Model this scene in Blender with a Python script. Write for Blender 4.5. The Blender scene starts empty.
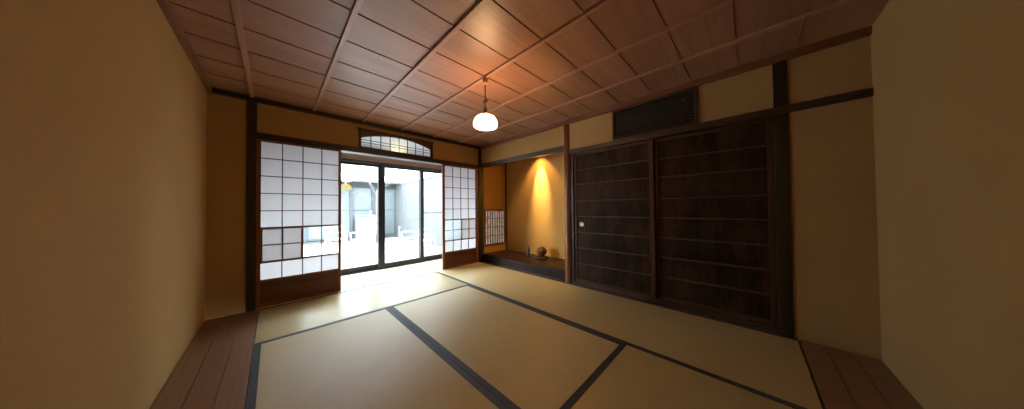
import bpy, bmesh, math, random
from mathutils import Vector, Matrix
random.seed(7)
C = bpy.context.scene.collection
PI = math.pi
XR, YB = 2.816, 3.64            # faces of the right wall and of the paper-screen wall
XL, YN = -0.45, -0.60           # left wall, wall behind the photographer
HC = 2.20                       # ceiling boards

# ------------------------------------------------------------------ materials
def mat(name):
    m = bpy.data.materials.new(name); m.use_nodes = True
    nt = m.node_tree
    for n in list(nt.nodes): nt.nodes.remove(n)
    out = nt.nodes.new('ShaderNodeOutputMaterial')
    return m, nt, out
def N(nt, t, **kw):
    n = nt.nodes.new(t)
    for k, v in kw.items():
        if k.startswith('i_'): n.inputs[k[2:].replace('_', ' ')].default_value = v
        else: setattr(n, k, v)
    return n
def L(nt, a, b): nt.links.new(a, b)
def rgb(c): return (c[0], c[1], c[2], 1.0)
def ramp(nt, stops):
    r = N(nt, 'ShaderNodeValToRGB')
    e = r.color_ramp.elements
    while len(e) < len(stops): e.new(0.5)
    for i, (p, c) in enumerate(stops): e[i].position = p; e[i].color = rgb(c)
    return r
def coords(nt, scale, rot=(0, 0, 0)):
    tc = N(nt, 'ShaderNodeTexCoord'); mp = N(nt, 'ShaderNodeMapping')
    mp.inputs['Scale'].default_value = scale; mp.inputs['Rotation'].default_value = rot
    L(nt, tc.outputs['Object'], mp.inputs['Vector'])
    return mp.outputs['Vector']
def plain(name, col, rough=0.5, metal=0.0, var=0.10, nscale=30, bump=0.0, spec=0.5):
    m, nt, out = mat(name)
    b = N(nt, 'ShaderNodeBsdfPrincipled', i_Roughness=rough, i_Metallic=metal)
    b.inputs['Specular IOR Level'].default_value = spec
    no = N(nt, 'ShaderNodeTexNoise', i_Scale=nscale, i_Detail=4.0)
    L(nt, coords(nt, (1, 1, 1)), no.inputs['Vector'])
    r = ramp(nt, [(0.3, [c * (1 - var) for c in col]), (0.7, [min(1, c * (1 + var)) for c in col])])
    L(nt, no.outputs['Fac'], r.inputs['Fac']); L(nt, r.outputs['Color'], b.inputs['Base Color'])
    if bump:
        bp = N(nt, 'ShaderNodeBump', i_Strength=bump, i_Distance=0.004)
        L(nt, no.outputs['Fac'], bp.inputs['Height']); L(nt, bp.outputs['Normal'], b.inputs['Normal'])
    L(nt, b.outputs['BSDF'], out.inputs['Surface'])
    return m
def wood(name, c1, c2, axis, rough=0.45, fine=60, stretch=0.035, bump=0.15, spec=0.5, dist=0.6, blotch=0.0):
    """fibres run along AXIS (0,1,2)"""
    m, nt, out = mat(name)
    b = N(nt, 'ShaderNodeBsdfPrincipled', i_Roughness=rough)
    b.inputs['Specular IOR Level'].default_value = spec
    s = [1, 1, 1]; s[axis] = stretch
    v = coords(nt, s)
    n1 = N(nt, 'ShaderNodeTexNoise', i_Scale=fine, i_Detail=6.0, i_Roughness=0.6, i_Distortion=dist)
    n2 = N(nt, 'ShaderNodeTexNoise', i_Scale=fine / 6, i_Detail=3.0, i_Distortion=dist)
    L(nt, v, n1.inputs['Vector']); L(nt, v, n2.inputs['Vector'])
    mx = N(nt, 'ShaderNodeMath', operation='ADD'); ml = N(nt, 'ShaderNodeMath', operation='MULTIPLY'); ml.inputs[1].default_value = 0.5
    L(nt, n1.outputs['Fac'], mx.inputs[0]); L(nt, n2.outputs['Fac'], mx.inputs[1]); L(nt, mx.outputs[0], ml.inputs[0])
    r = ramp(nt, [(0.38, c1), (0.62, c2)])
    L(nt, ml.outputs[0], r.inputs['Fac'])
    col = r.outputs['Color']
    if blotch:
        n3 = N(nt, 'ShaderNodeTexNoise', i_Scale=3.0, i_Detail=3.0)
        L(nt, coords(nt, (1, 1, 1)), n3.inputs['Vector'])
        r3 = ramp(nt, [(0.35, (1 - blotch,) * 3), (0.65, (1 + blotch * 0.2,) * 3)])
        L(nt, n3.outputs['Fac'], r3.inputs['Fac'])
        mm = N(nt, 'ShaderNodeMix', data_type='RGBA', blend_type='MULTIPLY'); mm.inputs['Factor'].default_value = 1
        L(nt, col, mm.inputs[6]); L(nt, r3.outputs['Color'], mm.inputs[7]); col = mm.outputs[2]
    L(nt, col, b.inputs['Base Color'])
    if bump:
        bp = N(nt, 'ShaderNodeBump', i_Strength=bump, i_Distance=0.003)
        L(nt, ml.outputs[0], bp.inputs['Height']); L(nt, bp.outputs['Normal'], b.inputs['Normal'])
    L(nt, b.outputs['BSDF'], out.inputs['Surface'])
    return m
def plaster(name, col, bump=0.35):
    m, nt, out = mat(name)
    b = N(nt, 'ShaderNodeBsdfPrincipled', i_Roughness=0.92)
    b.inputs['Specular IOR Level'].default_value = 0.15
    v = coords(nt, (1, 1, 1))
    n1 = N(nt, 'ShaderNodeTexNoise', i_Scale=190.0, i_Detail=6.0, i_Roughness=0.7)
    n2 = N(nt, 'ShaderNodeTexNoise', i_Scale=2.5, i_Detail=3.0)
    L(nt, v, n1.inputs['Vector']); L(nt, v, n2.inputs['Vector'])
    r1 = ramp(nt, [(0.3, [c * 0.86 for c in col]), (0.7, [c * 1.12 for c in col])])
    L(nt, n1.outputs['Fac'], r1.inputs['Fac'])
    r2 = ramp(nt, [(0.3, (0.93, 0.92, 0.90)), (0.7, (1, 1, 1))]); L(nt, n2.outputs['Fac'], r2.inputs['Fac'])
    mm = N(nt, 'ShaderNodeMix', data_type='RGBA', blend_type='MULTIPLY'); mm.inputs['Factor'].default_value = 1
    L(nt, r1.outputs['Color'], mm.inputs[6]); L(nt, r2.outputs['Color'], mm.inputs[7])
    L(nt, mm.outputs[2], b.inputs['Base Color'])
    bp = N(nt, 'ShaderNodeBump', i_Strength=bump, i_Distance=0.003)
    L(nt, n1.outputs['Fac'], bp.inputs['Height']); L(nt, bp.outputs['Normal'], b.inputs['Normal'])
    L(nt, b.outputs['BSDF'], out.inputs['Surface'])
    return m
def rush(name, axis, col=(0.455, 0.36, 0.172), rough=0.42, spec=0.4):
    """woven rush, ribs along AXIS (0 or 1), strands across"""
    m, nt, out = mat(name)
    b = N(nt, 'ShaderNodeBsdfPrincipled', i_Roughness=rough)
    b.inputs['Specular IOR Level'].default_value = spec
    b.inputs['Anisotropic'].default_value = 0.7
    tg = N(nt, 'ShaderNodeTangent', direction_type='RADIAL', axis='X' if axis == 0 else 'Y')
    tc = N(nt, 'ShaderNodeTexCoord')
    sep = N(nt, 'ShaderNodeSeparateXYZ'); L(nt, tc.outputs['Object'], sep.inputs[0])
    across = sep.outputs[1 if axis == 0 else 0]
    mu = N(nt, 'ShaderNodeMath', operation='MULTIPLY'); mu.inputs[1].default_value = 2 * PI / 0.0165
    L(nt, across, mu.inputs[0])
    sn = N(nt, 'ShaderNodeMath', operation='SINE'); L(nt, mu.outputs[0], sn.inputs[0])
    ab = N(nt, 'ShaderNodeMath', operation='ABSOLUTE'); L(nt, sn.outputs[0], ab.inputs[0])
    s = [1, 1, 1]; s[1 - axis] = 0.03
    no = N(nt, 'ShaderNodeTexNoise', i_Scale=420.0, i_Detail=3.0); L(nt, coords(nt, s), no.inputs['Vector'])
    n2 = N(nt, 'ShaderNodeTexNoise', i_Scale=4.0, i_Detail=3.0); L(nt, coords(nt, (1, 1, 1)), n2.inputs['Vector'])
    ml = N(nt, 'ShaderNodeMath', operation='MULTIPLY'); ml.inputs[1].default_value = 0.42; L(nt, ab.outputs[0], ml.inputs[0])
    ad = N(nt, 'ShaderNodeMath', operation='ADD'); L(nt, ml.outputs[0], ad.inputs[0])
    m2 = N(nt, 'ShaderNodeMath', operation='MULTIPLY'); m2.inputs[1].default_value = 0.55; L(nt, no.outputs['Fac'], m2.inputs[0])
    L(nt, m2.outputs[0], ad.inputs[1])
    a3 = N(nt, 'ShaderNodeMath', operation='MULTIPLY_ADD'); a3.inputs[1].default_value = 0.3
    L(nt, n2.outputs['Fac'], a3.inputs[0]); L(nt, ad.outputs[0], a3.inputs[2])
    r = ramp(nt, [(0.3, [c * 0.72 for c in col]), (0.85, [c * 1.12 for c in col])])
    L(nt, a3.outputs[0], r.inputs['Fac']); L(nt, r.outputs['Color'], b.inputs['Base Color'])
    bp = N(nt, 'ShaderNodeBump', i_Strength=0.5, i_Distance=0.0012)
    L(nt, ab.outputs[0], bp.inputs['Height']); L(nt, bp.outputs['Normal'], b.inputs['Normal'])
    L(nt, tg.outputs['Tangent'], b.inputs['Tangent'])
    L(nt, b.outputs['BSDF'], out.inputs['Surface'])
    return m
def paper(name, col=(0.86, 0.86, 0.88), trans=0.6, patch=None):
    m, nt, out = mat(name)
    no = N(nt, 'ShaderNodeTexNoise', i_Scale=70.0 if not patch else 14.0, i_Detail=5.0)
    L(nt, coords(nt, (1, 1, 1)), no.inputs['Vector'])
    r = ramp(nt, [(0.3, [c * 0.95 for c in col]), (0.7, col)] if not patch else patch)
    L(nt, no.outputs['Fac'], r.inputs['Fac'])
    d = N(nt, 'ShaderNodeBsdfDiffuse'); t = N(nt, 'ShaderNodeBsdfTranslucent'); mx = N(nt, 'ShaderNodeMixShader'); mx.inputs[0].default_value = trans
    L(nt, r.outputs['Color'], d.inputs['Color']); L(nt, r.outputs['Color'], t.inputs['Color'])
    L(nt, d.outputs[0], mx.inputs[1]); L(nt, t.outputs[0], mx.inputs[2]); L(nt, mx.outputs[0], out.inputs['Surface'])
    return m
def glass(name, tint=(0.90, 0.95, 0.97)):
    m, nt, out = mat(name)
    t = N(nt, 'ShaderNodeBsdfTransparent'); t.inputs['Color'].default_value = rgb(tint)
    g = N(nt, 'ShaderNodeBsdfGlossy', i_Roughness=0.02); f = N(nt, 'ShaderNodeFresnel', i_IOR=1.45)
    no = N(nt, 'ShaderNodeTexNoise', i_Scale=3.0); L(nt, coords(nt, (1, 1, 1)), no.inputs['Vector'])
    bp = N(nt, 'ShaderNodeBump', i_Strength=0.02); L(nt, no.outputs['Fac'], bp.inputs['Height']); L(nt, bp.outputs['Normal'], g.inputs['Normal'])
    ge = N(nt, 'ShaderNodeNewGeometry'); io = N(nt, 'ShaderNodeMath', operation='MULTIPLY_ADD')   # straight through both faces
    io.inputs[1].default_value = 1 / 1.45 - 1.45; io.inputs[2].default_value = 1.45
    L(nt, ge.outputs['Backfacing'], io.inputs[0]); L(nt, io.outputs[0], f.inputs['IOR'])
    mx = N(nt, 'ShaderNodeMixShader')
    L(nt, f.outputs[0], mx.inputs[0]); L(nt, t.outputs[0], mx.inputs[1]); L(nt, g.outputs[0], mx.inputs[2]); L(nt, mx.outputs[0], out.inputs['Surface'])
    return m
def emit(name, col, strength, rim=None):
    m, nt, out = mat(name)
    e = N(nt, 'ShaderNodeEmission', i_Strength=strength); e.inputs['Color'].default_value = rgb(col)
    L(nt, e.outputs[0], out.inputs['Surface'])
    return m

M = dict(
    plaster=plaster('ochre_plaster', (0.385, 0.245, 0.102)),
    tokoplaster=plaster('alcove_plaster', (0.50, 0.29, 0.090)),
    ceilboard=wood('ceiling_board_wood', (0.255, 0.118, 0.069), (0.365, 0.180, 0.111), 0, rough=0.40, fine=26, bump=0.06, spec=0.5, dist=0.9),
    batten=wood('ceiling_batten_wood', (0.32, 0.165, 0.11), (0.44, 0.235, 0.165), 1, rough=0.35, fine=50, bump=0.05),
    redwood_y=wood('red_brown_wood', (0.14, 0.052, 0.028), (0.21, 0.085, 0.045), 1, rough=0.4, bump=0.05),
    redpost=wood('post_wood', (0.13, 0.045, 0.022), (0.22, 0.085, 0.042), 2, rough=0.33, bump=0.06),
    blackwood_x=wood('black_stained_wood_x', (0.014, 0.009, 0.007), (0.028, 0.017, 0.012), 0, rough=0.4, bump=0.05),
    blackwood_y=wood('black_stained_wood_y', (0.030, 0.017, 0.012), (0.055, 0.030, 0.021), 1, rough=0.4, bump=0.05),
    blackwood_z=wood('black_stained_wood_z', (0.016, 0.010, 0.007), (0.032, 0.019, 0.012), 2, rough=0.4, bump=0.05),
    shojiframe=wood('screen_frame_wood', (0.125, 0.046, 0.020), (0.21, 0.080, 0.034), 2, rough=0.38, bump=0.04),
    lattice=plain('screen_lattice_wood', (0.085, 0.034, 0.022), 0.45),
    kick=wood('kick_board_wood', (0.070, 0.023, 0.011), (0.150, 0.052, 0.023), 0, rough=0.36, fine=40, bump=0.08, dist=1.6),
    doorboard=wood('closet_board_wood', (0.008, 0.004, 0.003), (0.060, 0.027, 0.016), 2, rough=0.65, fine=30, stretch=0.16, bump=0.10, blotch=0.6, spec=0.15, dist=1.2),
    doorframe=wood('closet_frame_wood', (0.042, 0.016, 0.009), (0.074, 0.028, 0.016), 2, rough=0.45, bump=0.05, spec=0.3),
    doorslat=wood('closet_slat_wood', (0.060, 0.022, 0.012), (0.120, 0.042, 0.021), 1, rough=0.45, bump=0.05, spec=0.3),
    tokoboard=wood('alcove_board_wood', (0.022, 0.010, 0.0055), (0.042, 0.019, 0.010), 1, rough=0.42, fine=36, bump=0.05, spec=0.3),
    tokobeam=wood('alcove_beam_wood', (0.011, 0.0055, 0.0035), (0.024, 0.011, 0.007), 1, rough=0.55, fine=36, bump=0.05, spec=0.15),
    engawa=wood('veranda_board_wood', (0.56, 0.47, 0.34), (0.68, 0.58, 0.44), 0, rough=0.35, fine=30, bump=0.05),
    floorwood=wood('floor_edge_wood', (0.16, 0.08, 0.04), (0.24, 0.13, 0.07), 1, rough=0.4, bump=0.05),
    lintel_wood=wood('veranda_lintel_wood', (0.12, 0.055, 0.028), (0.18, 0.09, 0.05), 0, rough=0.4, bump=0.04),
    rush_x=rush('rush_weave_x', 0, rough=0.27, spec=1.0), rush_y=rush('rush_weave_y', 1),
    heri=plain('mat_border_cloth', (0.030, 0.036, 0.048), 0.7, var=0.25, nscale=300, bump=0.3),
    paper=paper('screen_paper', (0.80, 0.80, 0.83), 0.56), paper2=paper('panel_paper', (0.68, 0.68, 0.70), 0.50),
    tokopaper=paper('small_window_paper', trans=0.45, patch=[(0.38, (0.42, 0.42, 0.26)), (0.5, (0.60, 0.52, 0.50)), (0.62, (0.62, 0.54, 0.64))]),
    ranmaglass=paper('transom_paper', (0.90, 0.92, 0.95), 0.88),
    glass=glass('window_glass'),
    alu=plain('dark_aluminium', (0.022, 0.022, 0.024), 0.38, 0.4, 0.05, 200),
    acdark=plain('black_lacquered_slats', (0.034, 0.026, 0.022), 0.6),
    acback=plain('dark_void', (0.006, 0.005, 0.005), 0.9),
    brass=plain('pale_metal', (0.55, 0.50, 0.40), 0.3, 0.9, 0.05),
    led=emit('indicator', (1.0, 0.55, 0.15), 1.2),
    cord=plain('brown_cord', (0.022, 0.011, 0.007), 0.7, var=0.3, nscale=400),
    brownmetal=plain('brown_socket', (0.022, 0.011, 0.007), 0.4, 0.2),
    ceramic=plain('ceiling_rose', (0.52, 0.30, 0.19), 0.4),
    shade=emit('lit_milk_glass', (1.0, 0.59, 0.28), 44.0),
    bronze=plain('dark_bronze', (0.09, 0.075, 0.055), 0.4, 0.5, 0.3, 60),
    verdigris=plain('blue_green_patina', (0.10, 0.14, 0.15), 0.5, 0.2, 0.4, 90),
    redclay=plain('red_brown_lacquer', (0.12, 0.042, 0.017), 0.32, 0, 0.25, 40),
    standwood=plain('dark_stand', (0.035, 0.016, 0.010), 0.35),
    court=plain('pale_gravel', (0.30, 0.30, 0.295), 0.95, var=0.06, nscale=150, bump=0.4),
    extwhite=plain('white_render', (0.52, 0.53, 0.53), 0.9, var=0.03),
    extgrey=plain('grey_metal_cladding', (0.040, 0.046, 0.051), 0.6, var=0.05),
    extsoffit=plain('grey_soffit', (0.036, 0.041, 0.045), 0.8, var=0.05),
    extglass=plain('pale_curtained_glass', (0.090, 0.108, 0.114), 0.45, var=0.04, nscale=3),
    courtwall=plain('pale_grey_fence_board', (0.070, 0.074, 0.080), 0.8, var=0.04),
    chairwhite=plain('white_painted_metal', (0.85, 0.85, 0.85), 0.4, var=0.02),
    counterpaint=plain('pale_counter_paint', (0.135, 0.14, 0.143), 0.6, var=0.03),
    bark=plain('pale_bark', (0.10, 0.085, 0.082), 0.9, var=0.15, nscale=40, bump=0.3),
    lampyellow=emit('lit_yellow_shade', (1.0, 0.80, 0.32), 1.15),
    galv=plain('galvanised_pipe', (0.35, 0.40, 0.43), 0.35, 0.6),
    extdark=plain('dark_gap', (0.05, 0.055, 0.06), 0.8),
)

# ------------------------------------------------------------------ mesh builder (world coordinates in, origin at the thing's base)
class MB:
    def __init__(self): self.bm = bmesh.new()
    def box(self, x0, x1, y0, y1, z0, z1, bev=0.0, rot=None, pivot=None):
        b = bmesh.new()
        bmesh.ops.create_cube(b, size=1)
        for v in b.verts:
            v.co = Vector(((x0 + x1) / 2 + v.co.x * (x1 - x0), (y0 + y1) / 2 + v.co.y * (y1 - y0), (z0 + z1) / 2 + v.co.z * (z1 - z0)))
        if bev:
            bmesh.ops.bevel(b, geom=list(b.edges), offset=bev, segments=2, affect='EDGES', profile=0.6)
        if rot is not None:
            p = Vector(pivot) if pivot else Vector(((x0 + x1) / 2, (y0 + y1) / 2, (z0 + z1) / 2))
            for v in b.verts: v.co = rot @ (v.co - p) + p
        self._merge(b); return self
    def _merge(self, b):
        me = bpy.data.meshes.new('tmp'); b.to_mesh(me); b.free(); self.bm.from_mesh(me); bpy.data.meshes.remove(me)
    def lathe(self, cx, cy, prof, n=32, cz=0.0):
        b = bmesh.new(); rings = []
        for r, z in prof:
            if r < 1e-5: rings.append([b.verts.new((cx, cy, cz + z))])
            else: rings.append([b.verts.new((cx + r * math.cos(2 * PI * k / n), cy + r * math.sin(2 * PI * k / n), cz + z)) for k in range(n)])
        for a, c in zip(rings, rings[1:]):
            for k in range(n):
                k2 = (k + 1) % n
                if len(a) == 1 and len(c) == 1: continue
                if len(a) == 1: b.faces.new((a[0], c[k2], c[k]))
                elif len(c) == 1: b.faces.new((a[k], a[k2], c[0]))
                else: b.faces.new((a[k], a[k2], c[k2], c[k]))
        bmesh.ops.recalc_face_normals(b, faces=list(b.faces))
        for f in b.faces: f.smooth = True
        self._merge(b); return self
    def tube(self, pts, radii, n=10, caps=True):
        b = bmesh.new(); pts = [Vector(p) for p in pts]
        if not isinstance(radii, (list, tuple)): radii = [radii] * len(pts)
        rings = []; prev = None
        for i, p in enumerate(pts):
            d = (pts[min(i + 1, len(pts) - 1)] - pts[max(i - 1, 0)]).normalized()
            if prev is None:
                u = d.cross(Vector((0, 0, 1)))
                if u.length < 1e-3: u = d.cross(Vector((1, 0, 0)))
            else: u = prev - d * prev.dot(d)
            u.normalize(); prev = u; w = d.cross(u)
            rings.append([b.verts.new(p + (u * math.cos(2 * PI * k / n) + w * math.sin(2 * PI * k / n)) * radii[i]) for k in range(n)])
        for a, c in zip(rings, rings[1:]):
            for k in range(n): b.faces.new((a[k], a[(k + 1) % n], c[(k + 1) % n], c[k]))
        if caps: b.faces.new(rings[0][::-1]); b.faces.new(rings[-1])
        bmesh.ops.recalc_face_normals(b, faces=list(b.faces))
        for f in b.faces: f.smooth = True
        self._merge(b); return self
    def prism(self, poly, y0, y1):
        """polygon in x,z extruded from y0 to y1"""
        b = bmesh.new()
        f0 = [b.verts.new((x, y0, z)) for x, z in poly]; f1 = [b.verts.new((x, y1, z)) for x, z in poly]
        b.faces.new(f0); b.faces.new(f1[::-1])
        for k in range(len(poly)): b.faces.new((f0[k], f1[k], f1[(k + 1) % len(poly)], f0[(k + 1) % len(poly)]))
        bmesh.ops.recalc_face_normals(b, faces=list(b.faces))
        self._merge(b); return self
    def quad(self, *p):
        self.bm.faces.new([self.bm.verts.new(q) for q in p]); return self
    def ball(self, c, r, sx=1, sy=1, sz=1, sub=2):
        b = bmesh.new(); bmesh.ops.create_icosphere(b, subdivisions=sub, radius=r)
        for v in b.verts: v.co = Vector((c[0] + v.co.x * sx, c[1] + v.co.y * sy, c[2] + v.co.z * sz))
        for f in b.faces: f.smooth = True
        self._merge(b); return self
    def build(self, name, m, parent=None, base=None):
        org = Vector((0, 0, 0))
        if parent is not None:
            r = parent
            while r.parent is not None: r = r.parent
            org = Vector(r['_o'])
        elif base is not None: org = Vector(base)
        for v in self.bm.verts: v.co -= org
        me = bpy.data.meshes.new(name); self.bm.to_mesh(me); self.bm.free()
        me.materials.append(M[m]); o = bpy.data.objects.new(name, me); C.objects.link(o)
        if parent is not None: o.parent = parent
        else: o.location = org; o['_o'] = list(org)
        return o
def tag(o, label, cat, group=None, kind=None):
    if label: o['label'] = label
    if cat: o['category'] = cat
    if group: o['group'] = group
    if kind: o['kind'] = kind
    return o
def thing(name, loc, label, cat, group=None, kind=None):
    o = bpy.data.objects.new(name, None); C.objects.link(o); o.location = loc; o['_o'] = list(loc); o.empty_display_size = 0.05
    return tag(o, label, cat, group, kind)
def struct(o, label, cat): return tag(o, label, cat, kind='structure')

# ------------------------------------------------------------------ the room
# floor below the mats, with board strips along the two near walls
f = MB().box(XL - 0.1, XR + 0.7, YN - 0.1, YB - 0.02, -0.16, -0.056)
for k in range(3):
    x0 = XL + 0.005 + k * 0.115; f.box(x0, x0 + 0.112, YN, YB - 0.04, -0.056, 0.0, 0.0015)
for k in range(3):
    y0 = YN + 0.003 + k * 0.115; f.box(-0.105, XR, y0, y0 + 0.112, -0.056, 0.0, 0.0015)
struct(f.build('floor', 'floorwood'), 'brown wooden floor under and around the straw mats', 'floor')

def tatami(x0, x1, y0, y1, along, label):
    cx, cy = (x0 + x1) / 2, (y0 + y1) / 2
    t = thing('tatami_mat', (cx, cy, -0.055), label, 'tatami mat', 'straw mats covering the floor')
    g = 0.0012; w = 0.038
    x0 += g; x1 -= g; y0 += g; y1 -= g
    MB().box(x0, x1, y0, y1, -0.055, 0.0, 0.003).build('rush_surface', 'rush_x' if along == 0 else 'rush_y', t)
    for s in (0, 1):
        if along == 0:
            a, b = (y0, y0 + w) if s == 0 else (y1 - w, y1)
            h = MB().box(x0 - 0.0002, x1 + 0.0002, a - (0.0006 if s == 0 else 0), b + (0.0006 if s else 0), -0.05, 0.0016, 0.001)
        else:
            a, b = (x0, x0 + w) if s == 0 else (x1 - w, x1)
            h = MB().box(a - (0.0006 if s == 0 else 0), b + (0.0006 if s else 0), y0 - 0.0002, y1 + 0.0002, -0.05, 0.0016, 0.001)
        h.build('cloth_border', 'heri', t)
tatami(-0.10, 1.846, 2.651, 3.598, 0, 'brightly daylit straw mat along the foot of the glazed opening')
tatami(1.846, XR, 1.700, 3.598, 1, 'tan straw mat in front of the alcove step')
tatami(1.846, XR, -0.245, 1.700, 1, 'shaded brown straw mat along the dark closet doors')
tatami(0.850, 1.846, 0.695, 2.651, 1, 'straw mat in the middle of the floor, between two long dark borders')
tatami(-0.10, 0.850, 0.695, 2.651, 1, 'ribbed straw mat nearest the left paper screen, left of the middle mat')
tatami(-0.10, 1.846, -0.245, 0.695, 0, 'straw mat lying crosswise at the bottom edge, in front of the middle mat')

# ceiling: boards running across with open seams, battens below them
c = MB().box(XL - 0.1, XR + 0.10, YN - 0.1, YB + 0.08, HC + 0.02, HC + 0.06)
ys = [1.975 + 0.322 * k for k in range(-9, 8)]
for a, b in zip(ys, ys[1:]):
    a2, b2 = max(a + 0.0016, YN - 0.05), min(b - 0.0016, YB + 0.05)
    if b2 > a2 + 0.02:
        c.box(XL - 0.05, XR + 0.05, a2, b2, HC, HC + 0.012, 0.0008, Matrix.Rotation(0.016, 3, 'X'))
ceil = struct(c.build('ceiling', 'ceilboard'), 'reddish brown board ceiling with narrow battens', 'ceiling')
for x in (-0.16, 0.335, 0.835, 1.335, 1.835, 2.325):
    MB().box(x - 0.015, x + 0.015, YN, YB, HC - 0.018, HC + 0.002, 0.004).build('batten', 'batten', ceil)
struct(MB().box(XR - 0.035, XR + 0.02, YN, YB, 2.147, HC + 0.004, 0.004).build('trim_1', 'redwood_y'), 'red brown ceiling trim along the closet wall', 'trim')
struct(MB().box(XL, XR, YB - 0.035, YB + 0.02, 2.150, HC - 0.002, 0.004).build('trim_2', 'blackwood_x'), 'black ceiling trim above the paper screens', 'trim')
struct(MB().box(XL - 0.02, XL + 0.03, YN, YB, 2.150, HC - 0.002, 0.004).build('trim_3', 'redwood_y'), 'ceiling trim along the left wall', 'trim')

# left wall and the wall behind the camera (plain plaster)
struct(MB().box(XL - 0.1, XL, YN - 0.1, YB + 0.08, -0.06, HC + 0.02).build('wall_left', 'plaster'), 'plain ochre plaster wall at far left', 'wall')
struct(MB().box(XL - 0.1, XR + 0.1, YN - 0.1, YN, -0.06, HC + 0.02).build('wall_near', 'plaster'), 'plain ochre plaster wall at far right', 'wall')

# screen wall: plaster above the lintel with the transom opening, plaster strip at the left
RX0, RX1, RZ0, RZ1 = 0.800, 1.815, 1.842, 2.085
w = MB()
w.box(XL, RX0, YB, YB + 0.07, 1.80, HC + 0.02); w.box(RX1, XR + 0.04, YB, YB + 0.07, 1.80, HC + 0.02)
w.box(RX0, RX1, YB, YB + 0.07, 1.80, RZ0); w.box(RX0, RX1, YB, YB + 0.07, RZ1, HC + 0.02)
w.box(XL, -0.185, YB, YB + 0.07, -0.06, 1.80)
struct(w.build('wall_back', 'plaster'), 'brown ochre plaster wall above the paper screens', 'wall')
struct(MB().box(-0.195, XR + 0.03, YB - 0.025, YB + 0.12, 1.768, 1.836, 0.003).build('trim_4', 'blackwood_x'), 'black lintel over the paper screens', 'trim')
struct(MB().box(-0.195, -0.125, YB - 0.02, YB + 0.10, -0.06, HC, 0.004).build('trim_5', 'blackwood_z'), 'dark post at the left end of the paper screens', 'trim')
struct(MB().box(2.752, 2.862, YB - 0.02, YB + 0.10, -0.06, HC - 0.04, 0.004).build('trim_6', 'blackwood_z'), 'dark corner post between paper screen and alcove', 'trim')
struct(MB().box(-0.125, 2.752, YB - 0.038, YB + 0.085, -0.06, 0.0005, 0.002).build('trim_7', 'engawa'), 'pale wooden sill track below the paper screens', 'trim')

# transom window: arched opening, seven uprights, two cross bars
win = thing('window_1', (1.307, YB, RZ0), 'low arched transom window with lattice, above the glass doors', 'window', kind='structure')
fr = MB()
zt = lambda x: 1.978 + 0.088 * (1 - ((x - 1.307) / 0.49) ** 2)
fr.box(RX0 - 0.012, RX0 + 0.018, YB - 0.018, YB + 0.05, RZ0 - 0.012, RZ1 + 0.012, 0.002)
fr.box(RX1 - 0.018, RX1 + 0.012, YB - 0.018, YB + 0.05, RZ0 - 0.012, RZ1 + 0.012, 0.002)
fr.box(RX0 - 0.03, RX1 + 0.03, YB - 0.020, YB + 0.05, RZ1 - 0.004, RZ1 + 0.016, 0.002)
fr.box(RX0 - 0.012, RX1 + 0.012, YB - 0.020, YB + 0.05, RZ0 - 0.012, RZ0 + 0.014, 0.002)
fr.build('window_frame', 'blackwood_x', win)
xs = [RX0 + 0.015 + (RX1 - RX0 - 0.03) * k / 40 for k in range(41)]
poly = [(x, zt(x)) for x in xs] + [(RX1 - 0.015, RZ1), (RX0 + 0.015, RZ1)]
MB().prism(poly, YB - 0.004, YB + 0.02).build('arched_header', 'kick', win)
mu = MB()
for k in range(1, 8):
    x = RX0 + 0.015 + (RX1 - RX0 - 0.03) * k / 8; mu.box(x - 0.004, x + 0.004, YB + 0.004, YB + 0.018, RZ0 + 0.01, zt(x) + 0.01)
for z in (1.922, 1.958): mu.box(RX0 + 0.015, RX1 - 0.015, YB + 0.006, YB + 0.016, z - 0.003, z + 0.003)
mu.build('muntins', 'blackwood_x', win)
MB().box(RX0 + 0.01, RX1 - 0.01, YB + 0.024, YB + 0.0252, RZ0, RZ1).build('pane', 'ranmaglass', win)

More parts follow.
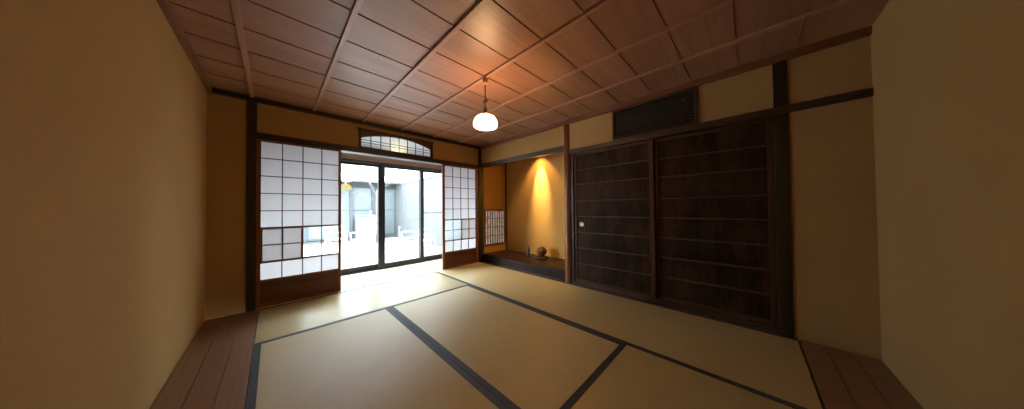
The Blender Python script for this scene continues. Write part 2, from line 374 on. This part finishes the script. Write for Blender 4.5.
# ------------------------------------------------------------------ paper screens
ROWS = [0.282, 0.471, 0.648, 0.828, 1.014, 1.200, 1.385, 1.575, 1.752]
def shoji(x0, x1, cols, closed, y, label):
    t = thing('shoji_panel', ((x0 + x1) / 2, y, 0.0), label, 'sliding screen')
    y0, y1 = y - 0.016, y + 0.016
    fr = MB()
    fr.box(x0, cols[0], y0, y1, 0.001, 1.778, 0.002); fr.box(cols[4], x1, y0, y1, 0.001, 1.778, 0.002)
    fr.box(cols[0], cols[4], y0 + 0.001, y1 - 0.001, 0.001, 0.032, 0.002); fr.box(cols[0], cols[4], y0 + 0.001, y1 - 0.001, 1.752, 1.778, 0.002)
    fr.box(cols[0], cols[4], y0 + 0.001, y1 - 0.001, 0.262, 0.284, 0.002)
    fr.build('frame', 'shojiframe', t)
    MB().box(cols[0] - 0.004, cols[4] + 0.004, y - 0.007, y + 0.007, 0.028, 0.268, 0.002).build('kick_board', 'kick', t)
    la = MB()
    for cx in cols[1:4]: la.box(cx - 0.0045, cx + 0.0045, y - 0.010, y + 0.002, 0.28, 1.756)
    for k, z in enumerate(ROWS[1:-1], 1):
        h = 0.010 if k in (1, 3) else 0.0045
        la.box(cols[0], cols[4], y - 0.011, y + 0.001, z - h, z + h)
    la.build('lattice', 'lattice', t)
    # paper on every field but the two-row band on the open side
    a, b = (cols[0], cols[2]) if closed == 0 else (cols[2], cols[4])
    pa = MB()
    yy = y + 0.004
    pa.box(cols[0], cols[4], yy, yy + 0.0008, ROWS[3], 1.756); pa.box(cols[0], cols[4], yy, yy + 0.0008, 0.28, ROWS[1])
    pa.build('paper', 'paper', t)
    # the small sliding panel pushed over one half
    sf = MB(); yf0, yf1 = y - 0.020, y - 0.011
    z0, z1 = ROWS[1] - 0.012, ROWS[3] + 0.012
    e0, e1 = a - 0.006, b + 0.006
    sf.box(e0, e0 + 0.021, yf0, yf1, z0, z1, 0.001); sf.box(e1 - 0.021, e1, yf0, yf1, z0, z1, 0.001)
    sf.box(e0 + 0.021, e1 - 0.021, yf0, yf1, z0, z0 + 0.022, 0.001); sf.box(e0 + 0.021, e1 - 0.021, yf0, yf1, z1 - 0.022, z1, 0.001)
    mx, mz = (e0 + e1) / 2, (z0 + z1) / 2
    sf.box(mx - 0.006, mx + 0.006, yf0 + 0.001, yf1 - 0.001, z0 + 0.01, z1 - 0.01); sf.box(e0 + 0.01, e1 - 0.01, yf0 + 0.001, yf1 - 0.001, mz - 0.004, mz + 0.004)
    sfr = sf.build('sliding_panel', 'shojiframe', t)
    MB().box(e0 + 0.012, e1 - 0.012, yf1 - 0.002, yf1 - 0.0012, z0 + 0.014, z1 - 0.014).build('panel_paper', 'paper2', sfr)
    return t
shoji(-0.125, 0.602, [-0.095, 0.068, 0.239, 0.410, 0.574], 0, YB + 0.012, 'paper sliding screen left of the glass doors, its small lower panel slid left')
shoji(2.003, 2.745, [2.046, 2.205, 2.366, 2.524, 2.690], 1, YB + 0.012, 'paper sliding screen right of the glass doors, beside the alcove corner post')

# ------------------------------------------------------------------ veranda and glass doors
EX0, EX1, GY = -0.42, 3.55, 4.50
v = MB()
for k in range(7):
    y0 = YB + 0.09 + k * 0.121; v.box(EX0, EX1, y0, y0 + 0.1195, -0.03, -0.001, 0.001)
v.box(EX0 - 0.08, EX1 + 0.05, YB + 0.0, GY + 0.12, -0.16, -0.03)
struct(v.build('floor_veranda', 'engawa'), 'glaring pale veranda floor between paper screens and glass doors', 'floor')
struct(MB().box(EX0 - 0.08, EX0, YB + 0.07, GY + 0.08, -0.06, 2.36).build('wall_veranda', 'plaster'), 'plaster end wall of the veranda', 'wall')
struct(MB().box(EX1, EX1 + 0.05, YB + 0.07, GY + 0.08, -0.06, 2.36).build('wall_veranda_end', 'plaster'), 'plaster end wall of the veranda beside the alcove', 'wall')
struct(MB().box(EX0 - 0.08, EX1 + 0.05, YB + 0.07, GY + 0.08, 2.30, 2.36).build('ceiling_veranda', 'lintel_wood'), 'board ceiling of the veranda', 'ceiling')
struct(MB().box(EX0, EX1, GY - 0.045, GY + 0.06, 1.822, 1.885, 0.003).build('trim_8', 'lintel_wood'), 'brown wooden lintel over the glass doors', 'trim')
struct(MB().box(EX0, EX1, GY - 0.02, GY + 0.04, 1.885, 2.30).build('wall_veranda_front', 'lintel_wood'), 'wooden strip above the glass door lintel', 'wall')
t8 = MB().box(EX0, EX1, GY - 0.05, GY + 0.06, -0.03, 0.012, 0.002).box(EX0, EX1, GY - 0.05, GY + 0.06, 1.784, 1.824, 0.002)
struct(t8.build('trim_9', 'alu'), 'black aluminium track of the glass doors', 'trim')
def glazed(n, x0, x1, y, sl, sr, label, bar=False):
    t = thing('door_%d' % n, ((x0 + x1) / 2, y, 0.012), label, 'glass door', kind='structure')
    a = MB()
    a.box(x0, x0 + sl, y - 0.018, y + 0.018, 0.012, 1.788, 0.003); a.box(x1 - sr, x1, y - 0.018, y + 0.018, 0.012, 1.788, 0.003)
    a.box(x0 + sl, x1 - sr, y - 0.016, y + 0.016, 0.012, 0.088, 0.003); a.box(x0 + sl, x1 - sr, y - 0.016, y + 0.016, 1.745, 1.788, 0.003)
    a.build('door_frame', 'alu', t)
    MB().box(x0 + sl - 0.005, x1 - sr + 0.005, y - 0.003, y + 0.003, 0.08, 1.75).build('pane', 'glass', t)
    if bar:
        MB().box(x0 + sl, x1 - sr, y + 0.004, y + 0.014, 0.932, 0.946, 0.001).build('glazing_bar', 'alu', t)
    else:
        h = x0 + sl * 0.5
        MB().box(h - 0.008, h + 0.008, y - 0.026, y - 0.014, 0.80, 0.92, 0.003).build('door_handle', 'alu', t)
glazed(4, EX0, 0.27, GY - 0.022, 0.05, 0.05, 'glass door behind the left paper screen')
glazed(1, 0.22, 1.366, GY + 0.024, 0.05, 0.10, 'black framed glass door left of the thick meeting post')
glazed(2, 1.258, 2.058, GY - 0.022, 0.105, 0.066, 'black framed glass door right of the thick meeting post')
glazed(3, 1.990, 3.02, GY + 0.024, 0.066, 0.05, 'black framed glass door with a thin crossbar, beside the right paper screen', True)
glazed(5, 2.96, EX1, GY - 0.022, 0.05, 0.05, 'glass door behind the right paper screen')

# ------------------------------------------------------------------ alcove
TX, TZ, TY0 = 3.476, 0.148, 1.750
w = MB()
SX0, SX1, SZ0, SZ1 = 2.905, 3.437, 0.300, 0.985
w.box(2.80, SX0, YB, YB + 0.06, -0.06, 2.36); w.box(SX1, TX + 0.06, YB, YB + 0.06, -0.06, 2.36)
w.box(SX0, SX1, YB, YB + 0.06, -0.06, SZ0); w.box(SX0, SX1, YB, YB + 0.06, SZ1, 2.36)
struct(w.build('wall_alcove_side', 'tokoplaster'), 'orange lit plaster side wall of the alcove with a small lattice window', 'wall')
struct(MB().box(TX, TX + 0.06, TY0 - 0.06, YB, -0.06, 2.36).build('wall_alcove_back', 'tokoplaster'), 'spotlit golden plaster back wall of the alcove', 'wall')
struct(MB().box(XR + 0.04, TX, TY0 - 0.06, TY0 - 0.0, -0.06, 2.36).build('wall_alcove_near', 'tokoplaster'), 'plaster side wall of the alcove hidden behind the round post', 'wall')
al = struct(MB().box(XR, TX, TY0, YB, 2.32, 2.36).build('ceiling_alcove', 'ceilboard'), 'board ceiling inside the alcove', 'ceiling')
struct(MB().box(TX - 0.018, TX + 0.001, YB - 0.022, YB + 0.001, TZ, 2.32, 0.002).build('trim_10', 'blackwood_z'), 'thin dark corner strip inside the alcove', 'trim')
struct(MB().box(XR + 0.012, TX, TY0, YB, TZ - 0.03, TZ, 0.002).build('floor_alcove', 'tokoboard'), 'dark polished board floor of the alcove', 'floor')
struct(MB().box(XR - 0.004, XR + 0.075, TY0 - 0.02, YB - 0.02, 0.022, TZ + 0.003, 0.008).build('trim_11', 'tokobeam'), 'dark wooden front beam of the alcove step', 'trim')
struct(MB().box(XR + 0.002, XR + 0.07, TY0 - 0.02, YB - 0.02, -0.06, 0.022, 0.002).build('trim_12', 'doorframe'), 'thin floor strip below the alcove step', 'trim')
struct(MB().box(XR - 0.012, XR + 0.055, TY0, YB - 0.02, 1.800, 1.872, 0.004).build('trim_13', 'blackwood_y'), 'dark lintel across the top of the alcove', 'trim')
struct(MB().box(XR, XR + 0.045, 1.70, YB, 1.86, 2.36).build('wall_alcove_top', 'plaster'), 'ochre plaster wall above the alcove lintel', 'wall')
# round polished post
post = MB().lathe(XR + 0.022, 1.742, [(0.053, -0.06), (0.053, 0.0), (0.0525, 0.6), (0.050, 1.3), (0.049, 2.172), (0.0, 2.172)], 28)
struct(post.build('trim_14', 'redpost'), 'polished red brown round post between alcove and closet doors', 'post')
# small lattice window of the alcove
sw = thing('window_2', ((SX0 + SX1) / 2, YB, SZ0), 'small low lattice window in the alcove side wall', 'window', kind='structure')
a = MB()
a.box(SX0 - 0.012, SX0 + 0.014, YB - 0.012, YB + 0.05, SZ0 - 0.012, SZ1 + 0.012, 0.002); a.box(SX1 - 0.014, SX1 + 0.012, YB - 0.012, YB + 0.05, SZ0 - 0.012, SZ1 + 0.012, 0.002)
a.box(SX0, SX1, YB - 0.012, YB + 0.05, SZ0 - 0.012, SZ0 + 0.014, 0.002); a.box(SX0 - 0.02, SX1 + 0.02, YB - 0.014, YB + 0.05, SZ1 - 0.014, SZ1 + 0.014, 0.002)
a.build('window_frame', 'redpost', sw)
a = MB()
for k in range(1, 8):
    x = SX0 + 0.014 + (SX1 - SX0 - 0.028) * k / 8; a.box(x - 0.006, x + 0.006, YB + 0.002, YB + 0.014, SZ0, SZ1)
for k in range(1, 4):
    z = SZ0 + (SZ1 - SZ0) * k / 4; a.box(SX0, SX1, YB + 0.010, YB + 0.020, z - 0.005, z + 0.005)
a.build('lattice', 'lattice', sw)
MB().box(SX0, SX1, YB + 0.022, YB + 0.023, SZ0, SZ1).build('paper', 'tokopaper', sw)

# ------------------------------------------------------------------ closet wall (right)
w = MB()
w.box(XR, XR + 0.08, YN, 0.325, 1.74, HC + 0.02); w.box(XR, XR + 0.08, 1.113, 1.71, 1.74, HC + 0.02)
w.box(XR, XR + 0.08, 0.325, 1.113, 1.74, 1.805); w.box(XR, XR + 0.08, 0.325, 1.113, 2.130, HC + 0.02)
w.box(XR, XR + 0.08, YN, -0.225, -0.06, 1.74)
w.box(XR + 0.09, XR + 0.14, YN, 1.72, -0.06, 1.80)
struct(w.build('wall_right', 'plaster'), 'ochre plaster wall above the dark closet doors', 'wall')
struct(MB().box(XR - 0.022, XR + 0.08, YN, 1.70, 1.736, 1.792, 0.003).build('trim_15', 'blackwood_y'), 'dark rail above the closet doors', 'trim')
struct(MB().box(XR, XR + 0.09, -0.16, 1.70, -0.06, 0.030, 0.003).box(XR + 0.022, XR + 0.09, -0.16, 1.70, 0.0, 0.044, 0.002).build('trim_16', 'blackwood_y'), 'dark sill track under the closet doors', 'trim')
struct(MB().box(XR + 0.008, XR + 0.08, 1.655, 1.70, -0.06, 1.74, 0.003).build('trim_17', 'blackwood_z'), 'narrow black jamb beside the round post', 'trim')
struct(MB().box(XR - 0.012, XR + 0.08, -0.228, -0.155, -0.06, HC - 0.04, 0.003).build('trim_18', 'blackwood_z'), 'dark post at the near end of the closet doors', 'trim')
SL = [0.284, 0.486, 0.690, 0.900, 1.103, 1.325, 1.516]
def closet(y0, y1, x, label, pull=False, widthA=0.040, widthB=0.040):
    """y0 < y1; x = front face"""
    t = thing('closet_door', (x + 0.014, (y0 + y1) / 2, 0.044), label, 'closet door')
    fr = MB()
    fr.box(x, x + 0.028, y0, y0 + widthA, 0.044, 1.738, 0.003); fr.box(x, x + 0.028, y1 - widthB, y1, 0.044, 1.738, 0.003)
    fr.box(x + 0.002, x + 0.026, y0 + widthA, y1 - widthB, 0.044, 0.078, 0.002); fr.box(x + 0.002, x + 0.026, y0 + widthA, y1 - widthB, 1.706, 1.738, 0.002)
    fr.build('frame', 'doorframe', t)
    n = 1; bw = (y1 - y0 - widthA - widthB) / n; pb = MB()
    for k in range(n):
        a = y0 + widthA + k * bw; pb.box(x + 0.012, x + 0.020, a + 0.0006, a + bw - 0.0006, 0.07, 1.715, 0.001)
    pb.build('board_panel', 'doorboard', t)
    for z in SL:
        MB().box(x + 0.001, x + 0.014, y0 + widthA - 0.002, y1 - widthB + 0.002, z - 0.007, z + 0.007, 0.003).build('slat', 'doorslat', t)
    if pull:
        MB().box(x + 0.004, x + 0.013, 1.503, 1.513, SL[2], SL[3], 0.001).build('pull_strip', 'doorslat', t)
        b = bmesh.new()
        pr = MB().lathe(0, 0, [(0.0, 0.004), (0.020, 0.004), (0.024, 0.0075), (0.030, 0.008), (0.032, 0.004), (0.032, 0.0), (0.0, 0.0)], 24)
        R = Matrix.Rotation(-PI / 2, 3, 'Y')
        for vv in pr.bm.verts: vv.co = R @ vv.co + Vector((x + 0.011, 1.553, 0.797))
        pr.build('finger_pull', 'brass', t)
        t.children[-1]['label'] = 'round pale metal finger pull'
closet(0.708, 1.655, XR + 0.026, 'dark slatted closet door with a round pale finger pull, next to the round post', True, 0.044, 0.034)
closet(-0.155, 0.716, XR + 0.056, 'dark slatted closet door below the louvred grille, without a visible pull')

# louvred air-conditioner cover set into the wall
ac = thing('air_conditioner', (XR, 0.719, 1.792), 'black louvred air conditioner grille set high in the plaster above the closet doors', 'air conditioner')
a = MB()
for (p, q) in ((0.322, 0.347), (1.093, 1.116)): a.box(XR - 0.020, XR + 0.06, p, q, 1.792, 2.146, 0.002)
a.box(XR - 0.020, XR + 0.06, 0.347, 1.093, 1.792, 1.812, 0.002); a.box(XR - 0.020, XR + 0.06, 0.347, 1.093, 2.122, 2.146, 0.002)
a.build('frame', 'blackwood_y', ac)
MB().box(XR + 0.058, XR + 0.064, 0.33, 1.11, 1.80, 2.14).build('back_plate', 'acback', ac)
a = MB()
for k in range(9):
    z = 1.912 + k * 0.0235; a.box(XR - 0.002, XR + 0.006, 0.345, 1.095, z, z + 0.009, 0.001)
a.build('louvre_slats', 'acdark', ac)
a = MB()
for k in range(3):
    z = 1.826 + k * 0.029; a.box(XR - 0.010, XR - 0.002, 0.345, 1.095, z, z + 0.010, 0.001)
a.build('outlet_slats', 'doorframe', ac)
MB().box(XR - 0.0045, XR - 0.001, 0.428, 0.434, 2.047, 2.053).build('indicator_light', 'led', ac)

# ------------------------------------------------------------------ pendant lamp
px, py = 1.336, 1.656
t = thing('pendant_lamp', (px, py, 1.722), 'glowing white glass pendant lamp hanging from a ceiling batten on a dark cord', 'lamp')
MB().lathe(px, py, [(0.0, 2.181), (0.024, 2.181), (0.025, 2.150), (0.022, 2.136), (0.012, 2.128), (0.0, 2.127)], 24).build('ceiling_rose', 'ceramic', t)
cp = [(px + 0.0012 * math.sin(k * 1.7), py + 0.0012 * math.cos(k * 1.7), 2.13 - k * 0.0125) for k in range(22)]
MB().tube(cp, 0.0046, 8).build('cord', 'cord', t)
k_ = MB().ball((px, py, 1.975), 0.014, 1.0, 1.0, 1.25); k_.ball((px + 0.012, py - 0.010, 1.984), 0.010); k_.ball((px - 0.010, py + 0.008, 1.966), 0.009)
k_.build('cord_knot', 'cord', t)
MB().lathe(px, py, [(0.0, 1.918), (0.009, 1.916), (0.016, 1.908), (0.018, 1.885), (0.018, 1.868), (0.024, 1.862), (0.024, 1.852), (0.0, 1.850)], 20).build('socket', 'brownmetal', t)
MB().lathe(px, py, [(0.0, 1.858), (0.026, 1.857), (0.045, 1.850), (0.072, 1.836), (0.092, 1.815), (0.103, 1.790), (0.106, 1.766), (0.103, 1.752), (0.094, 1.744), (0.070, 1.740), (0.04, 1.739), (0.0, 1.739)], 40).build('lamp_shade', 'shade', t)

# ------------------------------------------------------------------ on the alcove floor
# small standing bronze figure on a foot
fx, fy = 3.236, 2.822
t = thing('figurine', (fx, fy, TZ), 'small slim blue-grey standing figurine on the alcove floor, left of the round pot', 'figurine')
MB().lathe(fx, fy, [(0.0, 0.0), (0.030, 0.0), (0.031, 0.010), (0.024, 0.016), (0.0, 0.016)], 20, TZ).build('base', 'bronze', t)
b = MB().lathe(fx, fy, [(0.0, 0.014), (0.026, 0.015), (0.024, 0.040), (0.020, 0.075), (0.022, 0.100), (0.027, 0.125), (0.024, 0.142), (0.010, 0.150), (0.009, 0.156), (0.016, 0.166), (0.017, 0.180), (0.010, 0.192), (0.0, 0.195)], 20, TZ)
d = Vector((0.62, -0.78, 0)) # sideways as seen from the room
for s, bend in ((1, 0.034), (-1, 0.028)):
    p0 = Vector((fx, fy, TZ + 0.132)) + d * 0.022 * s; p1 = Vector((fx, fy, TZ + 0.100)) + d * bend * s; p2 = Vector((fx - 0.016, fy - 0.012, TZ + 0.078)) + d * 0.016 * s
    b.tube([p0, p1, p2], [0.009, 0.007, 0.005], 8)
b.build('body', 'verdigris', t)
MB().ball((fx, fy, TZ + 0.188), 0.013, 1, 1, 0.8).build('topknot', 'redclay', t)
# round pot on a stand
qx, qy = 3.286, 2.556
t = thing('incense_pot', (qx, qy, TZ), 'round red brown lidded pot on a dark round stand on the alcove floor', 'pot')
MB().lathe(qx, qy, [(0.0, 0.0), (0.112, 0.0), (0.125, 0.010), (0.122, 0.022), (0.100, 0.026), (0.085, 0.040), (0.060, 0.046), (0.0, 0.046)], 36, TZ).build('stand', 'standwood', t)
MB().lathe(qx, qy, [(0.0, 0.046), (0.040, 0.046), (0.046, 0.054), (0.072, 0.070), (0.088, 0.098), (0.092, 0.122), (0.084, 0.150), (0.066, 0.166), (0.060, 0.168), (0.060, 0.172), (0.0, 0.172)], 36, TZ).build('body', 'redclay', t)
ld = MB().lathe(qx, qy, [(0.0, 0.172), (0.064, 0.172), (0.064, 0.178), (0.046, 0.188), (0.016, 0.193), (0.010, 0.196), (0.012, 0.204), (0.007, 0.209), (0.0, 0.210)], 32, TZ).build('lid', 'redclay', t)

# ------------------------------------------------------------------ courtyard and the house across it
GZ, FY, WX = -0.04, 9.6, 3.30
struct(MB().box(-7, 9, GY + 0.12, 22, GZ - 0.1, GZ).build('ground', 'court'), 'glaring white gravel ground of the courtyard', 'ground')
cw = MB()
for k in range(11):
    y0 = 4.62 + k * 0.452; cw.box(WX, WX + 0.05, y0, y0 + 0.449, GZ, 1.96, 0.002)
cw.box(WX - 0.02, WX + 0.07, 4.62, FY, 1.94, 1.98, 0.002)
struct(cw.build('wall_courtyard', 'courtwall'), 'pale grey boarded courtyard wall at right, seen through the glass', 'wall')
bd = thing('house', (1.5, FY, GZ), 'pale neighbouring house with grey columns across the courtyard, seen through the glass doors', 'house')
a = MB()
a.box(-4, 6, FY + 0.05, FY + 0.2, 2.02, 5.2)
a.box(3.48, 6, FY, FY + 0.2, GZ, 2.02); a.box(-4, -1.2, FY, FY + 0.2, GZ, 2.02)
a.build('upper_wall', 'extwhite', bd)
MB().box(-4, 3.62, FY - 0.62, FY + 0.05, 1.985, 2.13, 0.004).build('canopy', 'extwhite', bd)
MB().box(-4, 3.55, FY - 0.05, FY + 0.06, 1.79, 1.985, 0.002).build('door_header', 'extsoffit', bd)
for x0, x1 in ((-0.60, -0.48), (0.62, 0.74), (1.82, 1.925), (2.485, 2.62), (3.27, 3.50)):
    MB().box(x0, x1, FY - 0.03, FY + 0.05, GZ, 1.80, 0.004).build('column', 'extgrey', bd)
for x0, x1 in ((-1.2, -0.60), (-0.48, 0.62), (0.74, 1.82), (1.925, 2.485), (2.62, 3.27)):
    g = MB().box(x0, x1, FY + 0.03, FY + 0.045, GZ + 0.04, 1.80).build('glass_front', 'extglass', bd)
    MB().box(x0, x1, FY + 0.015, FY + 0.045, 0.985, 1.01).build('glazing_bar', 'extgrey', g)
    MB().box(x0, x1, FY + 0.0, FY + 0.05, GZ, GZ + 0.16).build('bottom_rail', 'extgrey', g)
for x0, x1 in ((0.5, 1.05), (1.45, 2.02), (2.75, 3.18)):
    g = MB().box(x0, x1, FY + 0.035, FY + 0.05, 2.32, 3.3).build('upper_window', 'extglass', bd)
    MB().box(x0 - 0.03, x0, FY + 0.02, FY + 0.05, 2.29, 3.33).box(x1, x1 + 0.03, FY + 0.02, FY + 0.05, 2.29, 3.33).box(x0, x1, FY + 0.02, FY + 0.05, 2.29, 2.32).box(x0, x1, FY + 0.02, FY + 0.05, 3.3, 3.33).build('window_frame', 'extgrey', g)
# yellow lit lamp under the canopy
t = thing('canopy_lamp', (1.62, 9.1, 1.70), 'yellow lit dome lamp under the canopy of the house across the courtyard', 'lamp')
MB().lathe(1.62, 9.1, [(0.0, 0.215), (0.05, 0.21), (0.11, 0.18), (0.155, 0.12), (0.172, 0.05), (0.172, 0.03), (0.0, 0.03)], 28, 1.64).build('lamp_shade', 'lampyellow', t)
MB().lathe(1.62, 9.1, [(0.012, 0.21), (0.012, 0.344)], 10, 1.64).build('stem', 'galv', t)
# white counter outside with a small tin
t = thing('serving_counter', (2.28, 9.25, GZ), 'white counter against the house front, behind the white chair', 'counter')
MB().box(1.95, 2.58, 9.12, 9.42, GZ, 0.80, 0.006).build('body', 'counterpaint', t)
MB().box(1.93, 2.60, 9.09, 9.45, 0.80, 0.83, 0.004).build('top', 'counterpaint', t)
t = thing('garden_lantern', (2.36, 9.22, 0.83), 'small grey lantern standing on the white outdoor counter', 'lantern')
MB().box(2.32, 2.40, 9.18, 9.26, 0.83, 0.85, 0.003).box(2.33, 2.39, 9.19, 9.25, 0.85, 0.94, 0.003).build('body', 'galv', t)
MB().lathe(2.36, 9.22, [(0.05, 0.0), (0.03, 0.03), (0.006, 0.05), (0.0, 0.05)], 12, 0.94).build('lid', 'galv', t)
# white chairs
def make_chair(label):
    t = thing('garden_chair', (0, 0, 0), label, 'chair', 'white courtyard chairs')
    MB().box(-0.21, 0.21, -0.20, 0.20, 0.43, 0.455, 0.008).build('seat', 'chairwhite', t)
    for sx in (-1, 1):
        MB().tube([(0.19 * sx, -0.18, 0.43), (0.215 * sx, -0.21, 0.0)], 0.016, 8).build('leg', 'chairwhite', t)
        MB().tube([(0.19 * sx, 0.18, 0.43), (0.215 * sx, 0.22, 0.0)], 0.016, 8).build('leg', 'chairwhite', t)
    b = MB()
    for sx in (-1, 1): b.tube([(0.195 * sx, 0.19, 0.44), (0.20 * sx, 0.21, 0.62), (0.195 * sx, 0.25, 0.80)], 0.014, 8)
    b.tube([(-0.195, 0.25, 0.80), (-0.1, 0.262, 0.822), (0.1, 0.262, 0.822), (0.195, 0.25, 0.80)], 0.016, 8)
    b.tube([(-0.2, 0.215, 0.63), (0, 0.228, 0.635), (0.2, 0.215, 0.63)], 0.013, 8)
    b.build('backrest', 'chairwhite', t)
    for sx in (-1, 1):
        MB().tube([(0.20 * sx, 0.21, 0.62), (0.225 * sx, 0.0, 0.645), (0.215 * sx, -0.17, 0.63), (0.20 * sx, -0.18, 0.44)], 0.012, 8).build('armrest', 'chairwhite', t)
    return t
def copy_tree(o, label):
    c = o.copy(); C.objects.link(c); c['label'] = label
    for ch in o.children:
        d = ch.copy(); C.objects.link(d); d.parent = c
    return c
ch = make_chair('white chair in the courtyard, in front of the white counter')
ch.location = (1.44, 6.22, GZ); ch.rotation_euler = (0, 0, math.radians(200)); ch.scale = (0.86,) * 3
for lab, (x, y, r, sc_) in (('white chair cut off by the edge of the left paper screen', (1.03, 6.78, 160, 0.86)),
                            ('low white chair by the grey courtyard wall, left of the thin glass door stile', (2.10, 5.22, 150, 0.72)),
                            ('low white chair by the grey courtyard wall, right of the thin glass door stile', (2.62, 5.48, 130, 0.72))):
    c = copy_tree(ch, lab); c.location = (x, y, GZ); c.rotation_euler = (0, 0, math.radians(r)); c.scale = (sc_,) * 3
# bare young tree
t = thing('bare_tree', (2.31, 8.37, GZ), 'pale bare young tree with thin forked branches in the courtyard', 'tree')
tx, ty = 2.31, 8.37
MB().tube([(tx, ty, GZ), (tx + 0.01, ty, 0.6), (tx - 0.005, ty, 1.2), (tx + 0.005, ty, 1.62)], [0.028, 0.024, 0.020, 0.016], 10).build('trunk', 'bark', t)
br = MB()
def grow(p, d, ln, r, lvl):
    q = p + d * ln; mid = p + d * ln * 0.5 + Vector((random.uniform(-.02, .02), random.uniform(-.02, .02), 0.01))
    br.tube([p, mid, q], [r, r * 0.85, r * 0.65], 6)
    if lvl > 0:
        for s in range(random.choice((2, 2, 3))):
            d2 = (d + Vector((random.uniform(-.75, .75), random.uniform(-.6, .6), random.uniform(-.15, .35)))).normalized()
            grow(q, d2, ln * random.uniform(.55, .8), r * 0.62, lvl - 1)
for k, (dx, dy, dz) in enumerate(((-0.85, 0.1, 0.55), (0.85, -0.1, 0.50), (0.35, -0.5, 0.8), (-0.4, 0.3, 0.85), (0.65, 0.4, 0.65), (-0.6, -0.5, 0.6))):
    grow(Vector((tx + 0.005, ty, 1.25 + 0.07 * k)), Vector((dx, dy, dz)).normalized(), 0.34, 0.010, 2)
br.build('branches', 'bark', t)
# standing tap
t = thing('standing_tap', (2.98, 8.3, GZ), 'slender grey standing garden tap near the corner of the courtyard wall', 'tap')
MB().tube([(2.98, 8.3, GZ), (2.98, 8.3, 0.36), (2.975, 8.28, 0.42), (2.95, 8.22, 0.43), (2.94, 8.20, 0.37)], 0.022, 10).build('pipe', 'galv', t)
MB().box(2.955, 3.005, 8.27, 8.33, 0.42, 0.45, 0.008).build('handle', 'galv', t)
MB().lathe(2.98, 8.3, [(0.0, 0.0), (0.10, 0.0), (0.10, 0.05), (0.085, 0.055), (0.0, 0.055)], 20, GZ).build('foot', 'galv', t)

# ------------------------------------------------------------------ light
wd = bpy.data.worlds.new('overcast'); bpy.context.scene.world = wd; wd.use_nodes = True
nt = wd.node_tree
for n in list(nt.nodes): nt.nodes.remove(n)
bg = nt.nodes.new('ShaderNodeBackground'); wo = nt.nodes.new('ShaderNodeOutputWorld')
bg.inputs['Color'].default_value = (0.95, 0.985, 1.0, 1); bg.inputs['Strength'].default_value = 32.0
nt.links.new(bg.outputs[0], wo.inputs[0])
def lamp(name, typ, loc, energy, col=(1, 1, 1), target=None, **kw):
    d = bpy.data.lights.new(name, typ); d.energy = energy; d.color = col
    for k, v in kw.items(): setattr(d, k, v)
    o = bpy.data.objects.new(name, d); C.objects.link(o); o.location = loc
    if target is not None: o.rotation_euler = (Vector(target) - Vector(loc)).to_track_quat('-Z', 'Y').to_euler()
    return o
# sky sampling guide in the plane of the glass doors (a Cycles portal: adds no light)
p = lamp('sky_portal', 'AREA', (1.56, GY + 0.10, 0.90), 1.0, target=(1.56, 0, 0.90), shape='RECTANGLE', size=4.0, size_y=1.8)
p.data.cycles.is_portal = True
# picture spotlight above the alcove lintel
lamp('alcove_spotlight', 'SPOT', (3.25, 2.70, 2.18), 680.0, (1.0, 0.70, 0.31), target=(3.476, 2.70, 1.38), spot_size=math.radians(30), spot_blend=1.0, shadow_soft_size=0.02)
lamp('alcove_spotlight_spill', 'SPOT', (3.25, 2.70, 2.18), 70.0, (1.0, 0.60, 0.22), target=(3.29, 2.70, 1.50), spot_size=math.radians(82), spot_blend=0.5, shadow_soft_size=0.02)
lamp('veranda_glow', 'POINT', (1.30, YB + 0.11, 1.885), 0.9, (1.0, 0.78, 0.35), shadow_soft_size=0.04)

# ------------------------------------------------------------------ camera
f_px, yaw, pitch, roll, hgt = 237.5327, math.radians(44.879), math.radians(0.925), math.radians(-0.563), 1.01478
fw = Vector((math.cos(yaw) * math.cos(pitch), math.sin(yaw) * math.cos(pitch), math.sin(pitch)))
rt = Vector((math.sin(yaw), -math.cos(yaw), 0)); up = rt.cross(fw)
r2 = rt * math.cos(roll) + up * math.sin(roll); u2 = -rt * math.sin(roll) + up * math.cos(roll)
cam = bpy.data.cameras.new('camera'); co = bpy.data.objects.new('camera', cam); C.objects.link(co)
co.matrix_world = Matrix(((r2.x, u2.x, -fw.x, 0), (r2.y, u2.y, -fw.y, 0), (r2.z, u2.z, -fw.z, hgt), (0, 0, 0, 1)))
cam.sensor_fit = 'HORIZONTAL'; cam.sensor_width = 36.0; cam.lens = 36.0 * f_px / 1024.0; cam.clip_start = 0.02
sc = bpy.context.scene; sc.camera = co
for o in sc.objects:
    if '_o' in o: del o['_o']
sc.cycles.use_denoising = True
sc.cycles.max_bounces = 12; sc.cycles.diffuse_bounces = 6; sc.cycles.transparent_max_bounces = 12; sc.cycles.sample_clamp_indirect = 6.0
vs = sc.view_settings
vs.view_transform = 'Standard'; vs.look = 'None'; vs.exposure = 0.0; vs.gamma = 1.0; vs.use_curve_mapping = False
